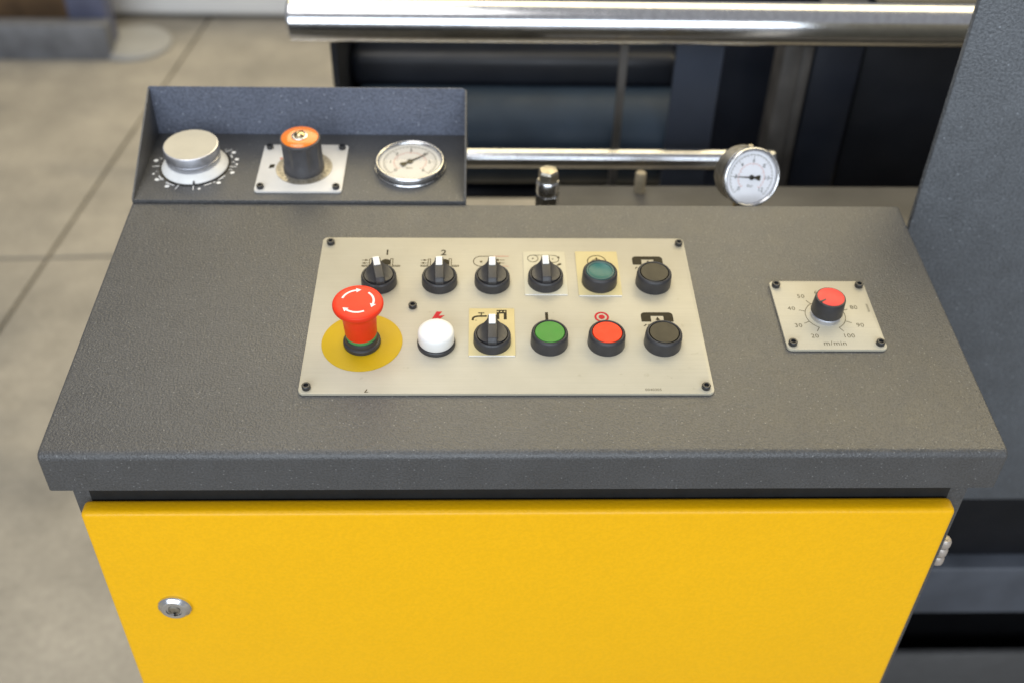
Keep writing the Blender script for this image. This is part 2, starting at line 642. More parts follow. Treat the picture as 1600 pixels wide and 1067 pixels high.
# ---- selector switches
def knob_mesh():
    """round knob with scooped flanks rising to a grip bar"""
    bm = bmesh.new()
    rmax, nr, na = 0.0118, 16, 64
    fw = 0.0034

    def hgt(x, y):
        top = 0.0180 + 0.0020 * (y / 0.0118)
        if y < -0.0075:
            top -= (abs(y) - 0.0075) * 0.55
        ax = abs(x)
        if ax < fw:
            e = max(0, (ax - fw + 0.0009) / 0.0009)
            return top - 0.0005 * e * e
        s = min(1, (ax - fw) / (rmax - fw))
        low = 0.0098
        wall = 0.72 * max(0, 1 - s * 1.0) ** 2.0
        step = top - 0.0012
        return low + (step - low) * wall
    rings = []
    c = bm.verts.new((0, 0, hgt(0, 0)))
    for i in range(1, nr + 1):
        r = rmax * i / nr
        rings.append([bm.verts.new((r * math.cos(2 * math.pi * k / na), r * math.sin(2 * math.pi * k / na),
                                    hgt(r * math.cos(2 * math.pi * k / na), r * math.sin(2 * math.pi * k / na)))) for k in range(na)])
    rings.append([bm.verts.new((v.co.x, v.co.y, 0.0055)) for v in rings[-1]])
    for k in range(na):
        bm.faces.new((c, rings[0][k], rings[0][(k + 1) % na]))
    for A, B in zip(rings[:-1], rings[1:]):
        for k in range(na):
            j = (k + 1) % na
            bm.faces.new((A[k], B[k], B[j], A[j]))
    # the grip bar itself, standing proud of the scoops
    prof = [(-0.0128, 0.0070), (-0.0128, 0.0125), (-0.0105, 0.0168), (0.004, 0.0188), (0.0122, 0.0202), (0.0128, 0.0196), (0.0128, 0.0070)]
    sub = bmesh.new()
    a = [sub.verts.new((-0.0035, y, z)) for y, z in prof]
    b_ = [sub.verts.new((0.0035, y, z)) for y, z in prof]
    sub.faces.new(a)
    sub.faces.new(list(reversed(b_)))
    for i in range(len(prof)):
        j = (i + 1) % len(prof)
        sub.faces.new((a[i], b_[i], b_[j], a[j]))
    bmesh.ops.bevel(sub, geom=list(sub.edges), offset=0.0006, segments=2, profile=0.5, affect='EDGES')
    me = bpy.data.meshes.new('t')
    sub.to_mesh(me)
    sub.free()
    bm.from_mesh(me)
    bpy.data.meshes.remove(me)
    for v in bm.verts:
        if v.co.z > 0.0075:
            v.co.z = 0.0075 + (v.co.z - 0.0075) * 0.76
    return bm


def mesh_of(bm, name):
    bmesh.ops.recalc_face_normals(bm, faces=bm.faces)
    me = bpy.data.meshes.new(name)
    bm.to_mesh(me)
    bm.free()
    return me


ME_SELBEZEL = mesh_of(lathe([(0.0, 0.0), (0.0149, 0.0), (0.0149, 0.0010), (0.0147, 0.0070), (0.0142, 0.0084), (0.0134, 0.0090), (0.0126, 0.0087), (0.0123, 0.0060), (0, 0.0060)], 56), 'bezel')
ME_KNOB = mesh_of(knob_mesh(), 'knob')
tip_bm = box(-0.0027, 0.0027, 0.0035, 0.0131, 0.0150, 0.0196, 0.0005, 2)
for vv in tip_bm.verts:
    if vv.co.z > 0.017:
        vv.co.z += 0.0011 * (vv.co.y - 0.0035) / 0.0096
for vv in tip_bm.verts:
    vv.co.z = 0.0076 + (vv.co.z - 0.0075) * 0.76
ME_TIP = mesh_of(tip_bm, 'pointer')
ME_SELRIVET = mesh_of(lathe([(0.0009, 0.0), (0.0009, 0.0004), (0.0006, 0.0006), (0, 0.0006)], 12), 'pip')


def selector(u, v_, rot, label, h=0.0):
    M = P(u, v_, h)
    s = link('selector_switch', ME_SELBEZEL, 'black_plastic', M, console, label=label)
    Mk = M @ RZ(rot)
    link('knob', ME_KNOB, 'black_plastic', Mk, s, angle=40)
    link('pointer', ME_TIP, 'white_plastic', Mk, s)
    return s


selector(-0.1154, 0.1817, 12, 'black selector switch below the number 1')
selector(-0.0649, 0.1819, 2, 'black selector switch below the number 2')
selector(-0.0209, 0.1820, 0, 'black selector switch below the roller symbol')
selector(0.0238, 0.1826, 1, 'black selector switch on the cream belt tag', TH)
selector(-0.0214, 0.1114, 0, 'black selector switch on the tap symbol tag', TH)


# ---- push buttons
ME_BEZEL = mesh_of(lathe([(0, 0), (0.0148, 0), (0.0149, 0.0006), (0.0146, 0.0095), (0.0143, 0.0113), (0.0135, 0.0124), (0.0127, 0.0127), (0.0122, 0.0124), (0.01205, 0.0095), (0, 0.0095)], 56), 'bezel')
ME_CAP = mesh_of(lathe([(0, 0.0095), (0.0117, 0.0095), (0.0117, 0.0121), (0.0113, 0.0126), (0, 0.0127)], 56), 'cap')
ME_DISH = mesh_of(lathe([(0, 0.0085), (0.0098, 0.0085), (0.0098, 0.0121), (0.0092, 0.0119), (0.0070, 0.0111), (0.0035, 0.0106), (0, 0.0105)], 48), 'lens')
ME_RIM = mesh_of(lathe([(0.0098, 0.0090), (0.0119, 0.0090), (0.0119, 0.0124), (0.0114, 0.0128), (0.0102, 0.0126), (0.0098, 0.0121), (0.0098, 0.0090)], 56), 'rim')


def push(u, v_, capmat, label, h=0.0, dish=False):
    M = P(u, v_, h)
    s = link('push_button', ME_BEZEL.copy(), 'black_plastic', M, console, label=label)
    if dish:
        link('cap', ME_DISH.copy(), capmat, M, s)
        link('cap_rim', ME_RIM.copy(), 'cap_teal_rim', M, s)
    else:
        link('cap', ME_CAP.copy(), capmat, M, s, angle=50)
    return s


push(0.0691, 0.1823, 'cap_teal', 'black push button with a dished dark teal lens', TH, True)
push(0.1145, 0.1816, 'black_gloss', 'all black push button in line with the teal one')
push(0.0238, 0.1107, 'cap_green', 'push button with a flat green cap')
push(0.0690, 0.1103, 'cap_red', 'push button with a flat red cap')
push(0.1139, 0.1101, 'black_gloss', 'all black push button beside the red one')

# white signal lamp
M = P(-0.0654, 0.1097)
lamp = finish('signal_lamp', lathe([(0, 0), (0.0150, 0), (0.0150, 0.0030), (0.0144, 0.0038), (0, 0.0038)], 56), 'black_plastic', M, console, label='white round signal lamp under the red lightning bolt')
finish('lens', lathe([(0, 0.0038), (0.0136, 0.0038), (0.0143, 0.0050), (0.0143, 0.0120), (0.0139, 0.0138), (0.0128, 0.0150), (0.0105, 0.0156), (0, 0.0158)], 64), 'white_plastic', M, lamp, angle=60)

# emergency stop
M = P(-0.1238, 0.1105)
finish('stop_disc', lathe([(0, 0), (0.0318, 0), (0.0318, 0.0004), (0.0316, 0.0005), (0, 0.0005)], 96), 'disc_yellow', M @ T(-0.0002, 0.0008, 0), console)
es = finish('emergency_stop', lathe([(0, 0.0005), (0.0146, 0.0005), (0.0148, 0.0014), (0.0146, 0.0036), (0.0137, 0.0046), (0.0131, 0.0049), (0.0131, 0.0076), (0.0125, 0.0088), (0, 0.0088)], 56), 'black_plastic', M, console, label='red mushroom emergency stop button on a yellow disc')
finish('release_ring', lathe([(0, 0.0088), (0.0121, 0.0088), (0.0121, 0.0112), (0.0119, 0.0114), (0, 0.0114)], 56), 'stop_green', M, es)
mush = finish('mushroom_head', lathe([(0, 0.0114), (0.0119, 0.0114), (0.0124, 0.0125), (0.0133, 0.0308), (0.0142, 0.0345), (0.0160, 0.0372), (0.0186, 0.0392), (0.0192, 0.0400), (0.0195, 0.0412), (0.0194, 0.0426), (0.0189, 0.0437), (0.0178, 0.0443), (0.0150, 0.0446), (0, 0.0447)], 72), 'stop_red', M, es, angle=60)
bm = bmesh.new()
for a0 in (165, 52, -62):
    a1 = a0 - 66
    pts = circ(0, 0, 0.0122, 14, a0, a1)
    stroke(pts, 0.0017, bm)
    c, s_ = math.cos(R(a1)), math.sin(R(a1))
    base = Vector((0.0122 * c, 0.0122 * s_))
    tdir = Vector((s_, -c))
    nd = Vector((c, s_))
    fill([tuple(base - nd * 0.0024), tuple(base + tdir * 0.0040), tuple(base + nd * 0.0024)], bm)
ink('rotation_arrows', bm, 'print_white', M @ T(0, 0, 0.0447), es)

# ---- printing on the panel
PM = DM @ T(0, 0, PTK)


def lift_symbol(u, v_):
    bm = bmesh.new()
    w = 0.00065
    arrow(bm, u - 0.0165, v_ + 0.0036, u - 0.0108, v_ + 0.0036, 0.0005, 0.0012, 0.0030)
    arrow(bm, u - 0.0108, v_ - 0.0002, u - 0.0165, v_ - 0.0002, 0.0005, 0.0012, 0.0030)
    stroke([(u - 0.0160, v_ - 0.0046), (u - 0.0160, v_ - 0.0032), (u - 0.0100, v_ - 0.0032), (u - 0.0100, v_ + 0.0050), (u - 0.0080, v_ + 0.0050), (u - 0.0080, v_ - 0.0046), (u - 0.0160, v_ - 0.0046)], w, bm)
    stroke([(u + 0.0160, v_ - 0.0046), (u + 0.0160, v_ - 0.0032), (u + 0.0098, v_ - 0.0032), (u + 0.0098, v_ + 0.0055), (u + 0.0078, v_ + 0.0055), (u + 0.0078, v_ - 0.0046), (u + 0.0160, v_ - 0.0046)], w, bm)
    ink('lift_symbol', bm, 'print_brown', PM, panel)
    ink('roll_symbol', fill(circ(u + 0.0040, v_ + 0.0008, 0.0042)), 'print_black', PM, panel)


lift_symbol(-0.1155, 0.2065)
lift_symbol(-0.0655, 0.2067)
text('numeral', '1', 0.0098, 'print_black', P(-0.1110, 0.2200), panel, 1, 0.018)
text('numeral', '2', 0.0098, 'print_black', P(-0.0625, 0.2200), panel, 1, 0.018)
# roller with web
bm = bmesh.new()
stroke(circ(-0.0302, 0.2090, 0.0066, 24, 90, 300), 0.0007, bm)
fill(circ(-0.0302, 0.2085, 0.0011, 12), bm)
stroke([(-0.0302, 0.2156), (-0.0195, 0.2156)], 0.0006, bm)
arrow(bm, -0.0100, 0.2107, -0.0185, 0.2107, 0.0005, 0.0015, 0.0032)
arrow(bm, -0.0100, 0.2068, -0.0170, 0.2068, 0.0005, 0.0015, 0.0032)
ink('roller_symbol', bm, 'print_brown', PM, panel)
bm = stroke([(-0.0195, 0.2156), (-0.0065, 0.2156)], 0.0006)
stroke([(-0.0120, 0.2025), (-0.0065, 0.2025)], 0.0004, bm)
ink('web_line', bm, 'print_pink', PM, panel)
# belt tag
TM = DM @ T(0, 0, PTK + TH)
bm = bmesh.new()
stroke(circ(0.0142, 0.2118, 0.0045, 24), 0.0006, bm, True)
fill(circ(0.0142, 0.2118, 0.0008, 10), bm)
stroke(circ(0.0318, 0.2112, 0.0047, 24, 100, -110), 0.0006, bm)
fill(circ(0.0312, 0.2112, 0.0007, 10), bm)
stroke([(0.0142, 0.2163), (0.0310, 0.2160)], 0.0004, bm)
fill(circ(0.0362, 0.2133, 0.0011, 10), bm)
arrow(bm, 0.0330, 0.2010, 0.0385, 0.2058, 0.0006, 0.0013, 0.0028)
arrow(bm, 0.0385, 0.2040, 0.0340, 0.2032, 0.0006, 0.0011, 0.0024)
ink('belt_symbol', bm, 'print_brown', TM, tag_belt)
# cycle tag
bm = bmesh.new()
stroke(circ(0.0690, 0.2080, 0.0079, 36), 0.0008, bm, True)
stroke(circ(0.0690, 0.2062, 0.0048, 24, 0, 180), 0.0007, bm)
arrow(bm, 0.0690, 0.2040, 0.0690, 0.2140, 0.0006, 0.0012, 0.0030)
ink('cycle_symbol', bm, 'print_brown', TM, tag_cycle)
# tap tag
bm = bmesh.new()
stroke([(-0.0370, 0.1352), (-0.0367, 0.1378), (-0.0352, 0.1394), (-0.0325, 0.1400), (-0.0255, 0.1401)], 0.0017, bm)
stroke([(-0.0300, 0.1400), (-0.0300, 0.1435)], 0.0009, bm)
stroke([(-0.0325, 0.1437), (-0.0275, 0.1437)], 0.0010, bm)
fill(circ(-0.0342, 0.1352, 0.0005, 8), bm)
ink('tap_symbol', bm, 'print_black', TM, tag_tap)
bm = bmesh.new()
stroke([(-0.0175, 0.1452), (-0.0094, 0.1452)], 0.0042, bm)
stroke([(-0.0165, 0.1435), (-0.0165, 0.1365)], 0.0022, bm)
stroke([(-0.0106, 0.1435), (-0.0106, 0.1362)], 0.0024, bm)
ink('washing_symbol', bm, 'print_black', TM, tag_tap)
bm = bmesh.new()
for q in (-0.0165, -0.0138, -0.0110):
    fill(circ(q, 0.1452, 0.0007, 10), bm, PT)
ink('washing_dots', bm, 'tag_yellow', TM, tag_tap)


def press_symbol(u, v_):
    w, hh = 0.0262, 0.0108
    bm = bmesh.new()
    r = 0.0035
    top = []
    for (cx2, a0) in ((u + w / 2 - r, 0), (u - w / 2 + r, 90)):
        for i in range(7):
            a = R(a0 + 15 * i)
            top.append((cx2 + r * math.cos(a), v_ + hh / 2 - r + r * math.sin(a)))
    iw, ih = 0.0052, 0.0020
    pts = top + [(u - w / 2, v_ - hh / 2), (u - iw, v_ - hh / 2), (u - iw, v_ + ih - 0.0008), (u + iw, v_ + ih - 0.0008), (u + iw, v_ - hh / 2), (u + w / 2, v_ - hh / 2)]
    bm.faces.new([bm.verts.new((p[0], p[1], PT)) for p in pts])
    arrow(bm, u + 0.0003, v_ - 0.0062, u + 0.0003, v_ + 0.0002, 0.0009, 0.0019, 0.0038)
    stroke([(u - 0.0116, v_ - 0.0105), (u - 0.0096, v_ - 0.0085)], 0.0009, bm)
    stroke([(u - 0.0086, v_ - 0.0098), (u - 0.0070, v_ - 0.0084)], 0.0005, bm)
    ink('press_symbol', bm, 'print_black', PM, panel)


press_symbol(0.1130, 0.2105)
press_symbol(0.1131, 0.1402)
# lightning bolt
u, v_ = -0.0652, 0.1402
bm = fill([(u - 0.0062, v_ - 0.0060), (u - 0.0012, v_ + 0.0062), (u + 0.0034, v_ + 0.0060), (u + 0.0006, v_ + 0.0012), (u + 0.0056, v_ + 0.0018),
           (u - 0.0010, v_ - 0.0062), (u + 0.0006, v_ - 0.0016), (u - 0.0030, v_ - 0.0020)])
ink('lightning_bolt', bm, 'print_red', PM, panel)
ink('start_bar', fill([(0.0219, 0.1300), (0.0243, 0.1300), (0.0243, 0.1455), (0.0219, 0.1455)]), 'print_black', PM, panel)
bm = stroke(circ(0.0679, 0.1402, 0.0051, 36), 0.0017, closed=True)
fill(circ(0.0679, 0.1402, 0.0026, 24), bm)
ink('stop_rings', bm, 'print_red', PM, panel)
text('serial_number', '0040305', 0.0034, 'print_grey', P(0.1011, 0.0606), panel)
bm = stroke([(-0.1178, 0.0580), (-0.1163, 0.0612)], 0.0008)
stroke([(-0.1172, 0.0583), (-0.1150, 0.0586)], 0.0005, bm)
ink('scuff', bm, 'print_brown', PM, panel)

# ---- speed dial
SC = (0.2534, 0.1440)
plate = finish('speed_plate', prism(rrect(0.0803, 0.0808, 0.004), 0.0002, PTK, 0.0003), 'panel_cream', D(*SC), console, label='small square cream plate with a speed scale from 20 to 100')
for du in (-1, 1):
    for dv in (-1, 1):
        socket_screw(D(SC[0] + du * 0.0353, SC[1] + dv * 0.0343, PTK), plate, 0.0035)
KC = (0.2520, 0.1425)
M = P(*KC)
dial = finish('speed_knob', lathe([(0, 0.0050), (0.0127, 0.0050), (0.0130, 0.0056), (0.0122, 0.0190), (0.0118, 0.0200), (0.0110, 0.0203), (0, 0.0203)], 56), 'black_plastic', M, console, label='black rotary speed knob with a red top')
finish('red_cap', lathe([(0, 0.0203), (0.0108, 0.0203), (0.0108, 0.0206), (0.0104, 0.0208), (0, 0.0208)], 48), 'knob_red', M, dial)
finish('index_mark', prism([(-0.0112, -0.0009), (-0.0060, -0.0005), (-0.0060, 0.0005), (-0.0112, 0.0009)], 0.0205, 0.0211), 'black_plastic', M @ RZ(32), dial, smooth=False)
finish('collar', lathe([(0, 0), (0.0124, 0), (0.0124, 0.0030), (0.0106, 0.0044), (0.0104, 0.0050), (0, 0.0050)], 48), 'knob_metal', M, dial)
bm = bmesh.new()
stroke(circ(KC[0], KC[1], 0.0163, 60, 240, -60), 0.00055, bm)
angs = {20: 240, 30: 206, 40: 163, 50: 124, 60: 90, 70: 54, 80: 20, 90: -24, 100: -60}
for val, a in angs.items():
    c, s_ = math.cos(R(a)), math.sin(R(a))
    stroke([(KC[0] + 0.0163 * c, KC[1] + 0.0163 * s_), (KC[0] + 0.0215 * c, KC[1] + 0.0215 * s_)], 0.00055, bm)
ink('scale_line', bm, 'print_grey', PM, plate)
for val, a in angs.items():
    rr = {20: 0.0278, 100: 0.0275, 30: 0.0275, 90: 0.0285}.get(val, 0.0275)
    text('scale_number', str(val), 0.0062, 'print_grey', P(KC[0] + rr * math.cos(R(a)), KC[1] + rr * math.sin(R(a))), plate)
text('unit', 'm/min', 0.0070, 'print_grey', P(0.2525, 0.1103), plate)
text('serial_number', '0040306', 0.0026, 'print_grey', P(0.2895, 0.1515) @ RZ(-90), plate)

# ------------------------------------------------------------------ regulator tray
tray = thing('regulator_tray', 'grey sheet metal tray holding a dial knob, an orange topped regulator and a gauge', 'instrument tray', (-0.195, 0.34, 0))
x0, x1 = -0.3458, -0.0440
VF, VB = 0.2915, 0.3975
th = 0.0016
WALL = 0.0525


def Dp(u, v_, h):
    return DM @ Vector((u, v_, h))


finish('tray_floor', box(x0, x1, VF, VB, -0.004, 0.0032, 0.0007, 2), 'powder_grey', DM, tray)
finish('tray_front', box(x0, x1, VF + 0.0012, VF + 0.003, -0.04, -0.0042), 'powder_grey', DM, tray, smooth=False)
pb = Dp(0, VB, 0)
# back wall, upper right corner rounded
w = x1 - x0
pts = [(0, -0.004), (w, -0.004)]
rr = 0.0055
pts += [(w - rr + rr * math.cos(R(a)), WALL - rr + rr * math.sin(R(a))) for a in range(0, 91, 15)]
rr = 0.002
pts += [(rr + rr * math.cos(R(a)), WALL - rr + rr * math.sin(R(a))) for a in range(90, 181, 30)]
BW = Matrix(((1, 0, 0, x0), (0, 0, 1, pb.y), (0, 1, 0, pb.z), (0, 0, 0, 1)))
finish('back_wall', prism(pts, 0.0003, th, 0.0004), 'powder_wall', BW, tray)
# triangular side walls
for xs in (x0, x1 - th):
    f0 = Dp(0, VF, 0.0034)
    poly = [(f0.y, f0.z - 0.006), (pb.y - 0.0002, pb.z - 0.004), (pb.y - 0.0002, pb.z + WALL - 0.0012), (f0.y + 0.001, f0.z + 0.0012), (f0.y, f0.z)]
    SM = Matrix(((0, 0, 1, xs), (1, 0, 0, 0), (0, 1, 0, 0), (0, 0, 0, 1)))
    finish('side_wall', prism(poly, 0.0, th, 0.0003), 'powder_grey', SM, tray)
finish('support_bracket', box(-0.30, -0.09, 0.293, 0.38, 0.10, 0.90, 0.002, 2), 'powder_grey', None, tray)
for k in (-0.28, -0.11):
    finish('bracket_foot', box(k - 0.03, k + 0.03, 0.295, 0.375, 0.0, 0.0995, 0.002, 2), 'dark_metal', None, tray)

TF = 0.0033
# big aluminium flow knob with dotted scale
KM = DM @ T(-0.2990, 0.3445, TF)
fk = finish('flow_knob', lathe([(0, 0.0075), (0.0246, 0.0075), (0.0248, 0.0080), (0.0252, 0.0130), (0.0248, 0.0134), (0.0253, 0.0139), (0.0253, 0.0222), (0.0249, 0.0231), (0.0241, 0.0235), (0, 0.0235)], 80), 'knob_metal', KM, tray, label='large round aluminium knob with a pale top')
finish('top_disc', lathe([(0, 0.0235), (0.0240, 0.0235), (0.0240, 0.0237), (0, 0.0238)], 72), 'knob_metal_top', KM, fk)
finish('skirt', lathe([(0, 0.0004), (0.0305, 0.0004), (0.0307, 0.0012), (0.0303, 0.0020), (0.0262, 0.0062), (0.0250, 0.0074), (0, 0.0074)], 80), 'knob_skirt', KM, fk)
finish('index_mark', prism([(-0.0009, -0.0318), (0.0009, -0.0318), (0.0005, -0.0285), (-0.0005, -0.0285)], 0.0004, 0.0034), 'black_plastic', KM @ RZ(9), fk, smooth=False)
sd = finish('scale_disc', lathe([(0, 0.0001), (0.0325, 0.0001), (0.0325, 0.0004), (0, 0.0004)], 96), 'black_gloss', KM, tray)
bm = bmesh.new()


def polar(a, r):
    return (r * math.cos(R(a)), r * math.sin(R(a)))


for a in (-106, -82, -4, 184, 40, -168 + 360 + 28):
    stroke([polar(a, 0.0325), polar(a, 0.0395)], 0.0008, bm)
for (a, r) in ((-120, 0.0022), (-143, 0.0020), (-158, 0.0012), (170, 0.0022), (32, 0.0021), (14, 0.0019), (2, 0.0012), (-18, 0.0020), (-46, 0.0020), (-74, 0.0014)):
    p = polar(a, 0.0385)
    fill(circ(p[0], p[1], r, 20), bm)
for a0, a1 in ((-128, -112), (-150, -136), (20, 28), (-42, -28), (-66, -54)):
    stroke(circ(0, 0, 0.0347, 8, a0, a1), 0.0011, bm)
ink('scale_marks', bm, 'print_white', KM @ T(0, 0, 0.0005), sd)
for a, s_ in ((-162, '1'), (-176, '2'), (163, '3'), (45, '7'), (8, '6'), (-12, '5'), (-36, '4'), (-50, '8'), (-126, '9')):
    p = polar(a, 0.0352)
    text('scale_number', s_, 0.0042, 'print_white', KM @ T(p[0], p[1], 0.0005) @ RZ(a + 90), sd)

# regulator with orange cap on a silver plate
RP = (-0.1980, 0.3393)
rplate = finish('regulator_plate', prism(rrect(0.0800, 0.0742, 0.0035), 0.0002, 0.0020, 0.0003), 'plate_silver', DM @ T(RP[0], RP[1], TF), tray)
for du in (-1, 1):
    for dv in (-1, 1):
        socket_screw(DM @ T(RP[0] + du * 0.0345, RP[1] + dv * 0.0315, TF + 0.0020), rplate, 0.0033)
RM = DM @ T(-0.1962, 0.3385, TF + 0.0020)
finish('scale_ring', lathe([(0, 0.0002), (0.0262, 0.0002), (0.0262, 0.0006), (0, 0.0007)], 72), 'scale_ring', RM, rplate)
ink('flag_mark', fill([(-0.0330, -0.0010), (-0.0282, 0.0005), (-0.0278, 0.0060), (-0.0325, 0.0050)]), 'print_black', RM, rplate)
ink('red_mark', fill([(-0.0245, 0.0135), (-0.0218, 0.0135), (-0.0218, 0.0165), (-0.0245, 0.0165)]), 'print_pink', RM, rplate)
bm = bmesh.new()
for k in range(30):
    a = k * 12
    stroke([polar(a, 0.0215), polar(a, 0.0240)], 0.0005, bm)
ink('ring_marks', bm, 'print_grey', RM @ T(0, 0, 0.0008), rplate)


def flutes(a, z):
    if z < 0.006 or z > 0.0327:
        return 1.0
    k = min(1, (z - 0.006) / 0.008) * min(1, (0.0327 - z) / 0.0030)
    return 1 - 0.15 * k * abs(math.cos(4.5 * (a + 0.15)))


zs = [0.0075, 0.010, 0.013, 0.018, 0.024, 0.0285, 0.0300, 0.0312, 0.0322, 0.0327]
prof = [(0, 0.0005), (0.0186, 0.0005), (0.0190, 0.0018), (0.0188, 0.0042), (0.0184, 0.0058)] + [(0.0184 + 0.0003 * i / 9, z) for i, z in enumerate(zs)] + [(0.0184, 0.0336), (0.0176, 0.0342), (0, 0.0342)]
reg = finish('pressure_regulator', lathe(prof, 160, lobes=flutes), 'regulator_black', RM, tray, label='black fluted regulator knob with a glossy orange top', angle=28)
finish('orange_cap', lathe([(0, 0.0342), (0.0170, 0.0342), (0.0170, 0.0346), (0.0162, 0.0352), (0.0080, 0.0357), (0, 0.0357)], 64), 'knob_orange', RM, reg, angle=60)
finish('washer', lathe([(0, 0.0357), (0.0074, 0.0357), (0.0074, 0.0362), (0.0064, 0.0366), (0, 0.0367)], 36), 'steel', RM, reg)
sh = finish('screw_head', lathe([(0, 0.0367), (0.0052, 0.0367), (0.0052, 0.0376), (0.0044, 0.0387), (0.0024, 0.0394), (0, 0.0396)], 32), 'brass', RM, reg)
finish('screw_slot', box(-0.0046, 0.0046, -0.0005, 0.0005, 0.0384, 0.0397), 'hole_black', RM @ RZ(50), reg, smooth=False)


# gauges
def gauge(M, parent, r, depth, needle, face, nums, asroot=None, lug=False):
    """M: origin at the back of the case, z towards the reader"""
    z = depth
    case = finish('case', lathe([(0, 0), (r * 0.93, 0), (r * 0.95, 0.0008), (r * 0.95, z - 0.004), (0, z - 0.004)], 64), 'steel_dull', M, parent)
    finish('bezel_ring', lathe([(r * 0.95, z - 0.0062), (r, z - 0.0058), (r * 1.005, z - 0.0022), (r * 0.985, z - 0.0006), (r * 0.95, z), (r * 0.905, z - 0.0006), (r * 0.885, z - 0.0020), (r * 0.87, z - 0.0038), (r * 0.95, z - 0.0062)], 72), 'steel', M, parent, angle=60)
    dial = finish('dial_face', lathe([(0, z - 0.0038), (r * 0.87, z - 0.0038), (r * 0.87, z - 0.0034), (0, z - 0.0034)], 64), face, M, parent)
    F = M @ T(0, 0, z - 0.0033)
    bm = bmesh.new()
    stroke(circ(0, 0, r * 0.76, 60, 225, -45), r * 0.012, bm)
    for i in range(31):
        a = 225 - 270 * i / 30
        stroke([polar(a, r * 0.76), polar(a, r * (0.70 if i % 5 else 0.64))], r * 0.014, bm)
    ink('scale_marks', bm, 'print_grey', F, dial)
    bm = bmesh.new()
    stroke(circ(0, 0, r * 0.47, 48, 225, -45), r * 0.010, bm)
    for i in range(21):
        a = 225 - 270 * i / 20
        stroke([polar(a, r * 0.47), polar(a, r * (0.43 if i % 5 else 0.39))], r * 0.012, bm)
    ink('inner_scale', bm, 'print_pink', F, dial)
    for i, s_ in enumerate(nums):
        a = 225 - 270 * i / (len(nums) - 1)
        p = polar(a, r * 0.56)
        text('scale_number', s_, r * 0.19, 'print_black', F @ T(p[0], p[1], 0), dial)
    text('unit', 'bar', r * 0.15, 'print_grey', F @ T(0, -r * 0.28, 0), dial)
    nd = bmesh.new()
    prism([(-r * 0.04, -r * 0.028), (r * 0.64, -r * 0.006), (r * 0.64, r * 0.006), (-r * 0.04, r * 0.028)], 0.0009, 0.0013, bm=nd)
    prism([(-r * 0.31, -r * 0.085), (-r * 0.25, -r * 0.09), (-r * 0.12, -r * 0.035), (-r * 0.02, -r * 0.03), (-r * 0.02, r * 0.03), (-r * 0.12, r * 0.035), (-r * 0.25, r * 0.09), (-r * 0.31, r * 0.085)], 0.0009, 0.0013, bm=nd)
    ndl = finish('needle', nd, 'print_black', F @ RZ(needle), parent, smooth=False)
    finish('hub', lathe([(0, 0.0002), (r * 0.085, 0.0002), (r * 0.085, 0.0015), (r * 0.06, 0.0017), (0, 0.0017)], 20), 'black_gloss', F, ndl)
    finish('gauge_glass', lathe([(r * 0.886, z - 0.0012), (0, z - 0.0010)], 48), 'gauge_glass', M, parent)


GM = DM @ T(-0.0972, 0.3440, TF)
tg = finish('tray_gauge', lathe([(0.0313, 0.0001), (0.0335, 0.0001), (0.0337, 0.0012), (0.0332, 0.0022), (0.0313, 0.0022), (0.0313, 0.0001)], 64), 'steel', GM, tray, label='round pressure gauge sunk in the tray floor')
gauge(GM, tg, 0.0328, 0.0088, 37, 'dial_cream', ['0', '1', '2', '3', '4', '5', '6'])

# ------------------------------------------------------------------ machine behind the console
# standing pressure gauge
def axis_frame(loc, z, up=(0, 0, 1)):
    z = Vector(z).normalized()
    x = Vector(up).cross(z).normalized()
    y = z.cross(x)
    return Matrix(((x.x, y.x, z.x, loc[0]), (x.y, y.y, z.y, loc[1]), (x.z, y.z, z.z, loc[2]), (0, 0, 0, 1)))


GA = Vector((0.20, -0.90, 0.33)).normalized()
gc = Vector((0.2245, 0.322, 0.9855))
bg_ = thing('pressure_gauge', 'steel pressure gauge with a white face standing behind the console desk', 'gauge', (0.22, 0.345, 0))
gauge(axis_frame(gc - GA * 0.028, GA) @ RZ(-9), bg_, 0.0284, 0.028, 180, 'dial_white', ['0', '2', '4', '6', '8', '10', '12'])
gp = gc - GA * 0.016
finish('filling_plug', lathe([(0, 0), (0.0030, 0), (0.0030, 0.0040), (0.0022, 0.0048), (0, 0.0048)], 16), 'steel_dull', T(gp.x, gp.y, gp.z + 0.0270), bg_)
finish('stem', lathe([(0, 0), (0.0120, 0), (0.0120, 0.010), (0.0065, 0.012), (0.0065, 0.890), (0.0055, 0.892), (0.0055, 0.968), (0, 0.968)], 24), 'brass', T(gp.x, gp.y + 0.006, 0), bg_)

# hydraulic fitting
ft = thing('pipe_fitting', 'shiny hexagonal pipe fitting standing behind the console desk', 'pipe fitting', (0.036, 0.335, 0))
FM = T(0.0335, 0.338, 0.80)
finish('hose_end', lathe([(0, -0.80), (0.008, -0.80), (0.008, 0.165), (0, 0.165)], 24), 'black_rubber', FM, ft)
finish('hexagon_nut', lathe([(0, 0.138), (0.0105, 0.138), (0.0118, 0.1400), (0.0118, 0.1570), (0.0108, 0.1590), (0, 0.1590)], 6), 'steel', FM @ RZ(12), ft, angle=20)
finish('collar', lathe([(0, 0.159), (0.0108, 0.159), (0.0112, 0.1610), (0.0112, 0.1700), (0.0098, 0.1730), (0, 0.1730)], 32), 'steel', FM, ft)
finish('end_cap', lathe([(0, 0.173), (0.0088, 0.173), (0.0100, 0.1745), (0.0100, 0.1815), (0.0088, 0.1840), (0.0060, 0.1845), (0, 0.1845)], 6), 'steel_dull', FM @ RZ(40), ft, angle=20)


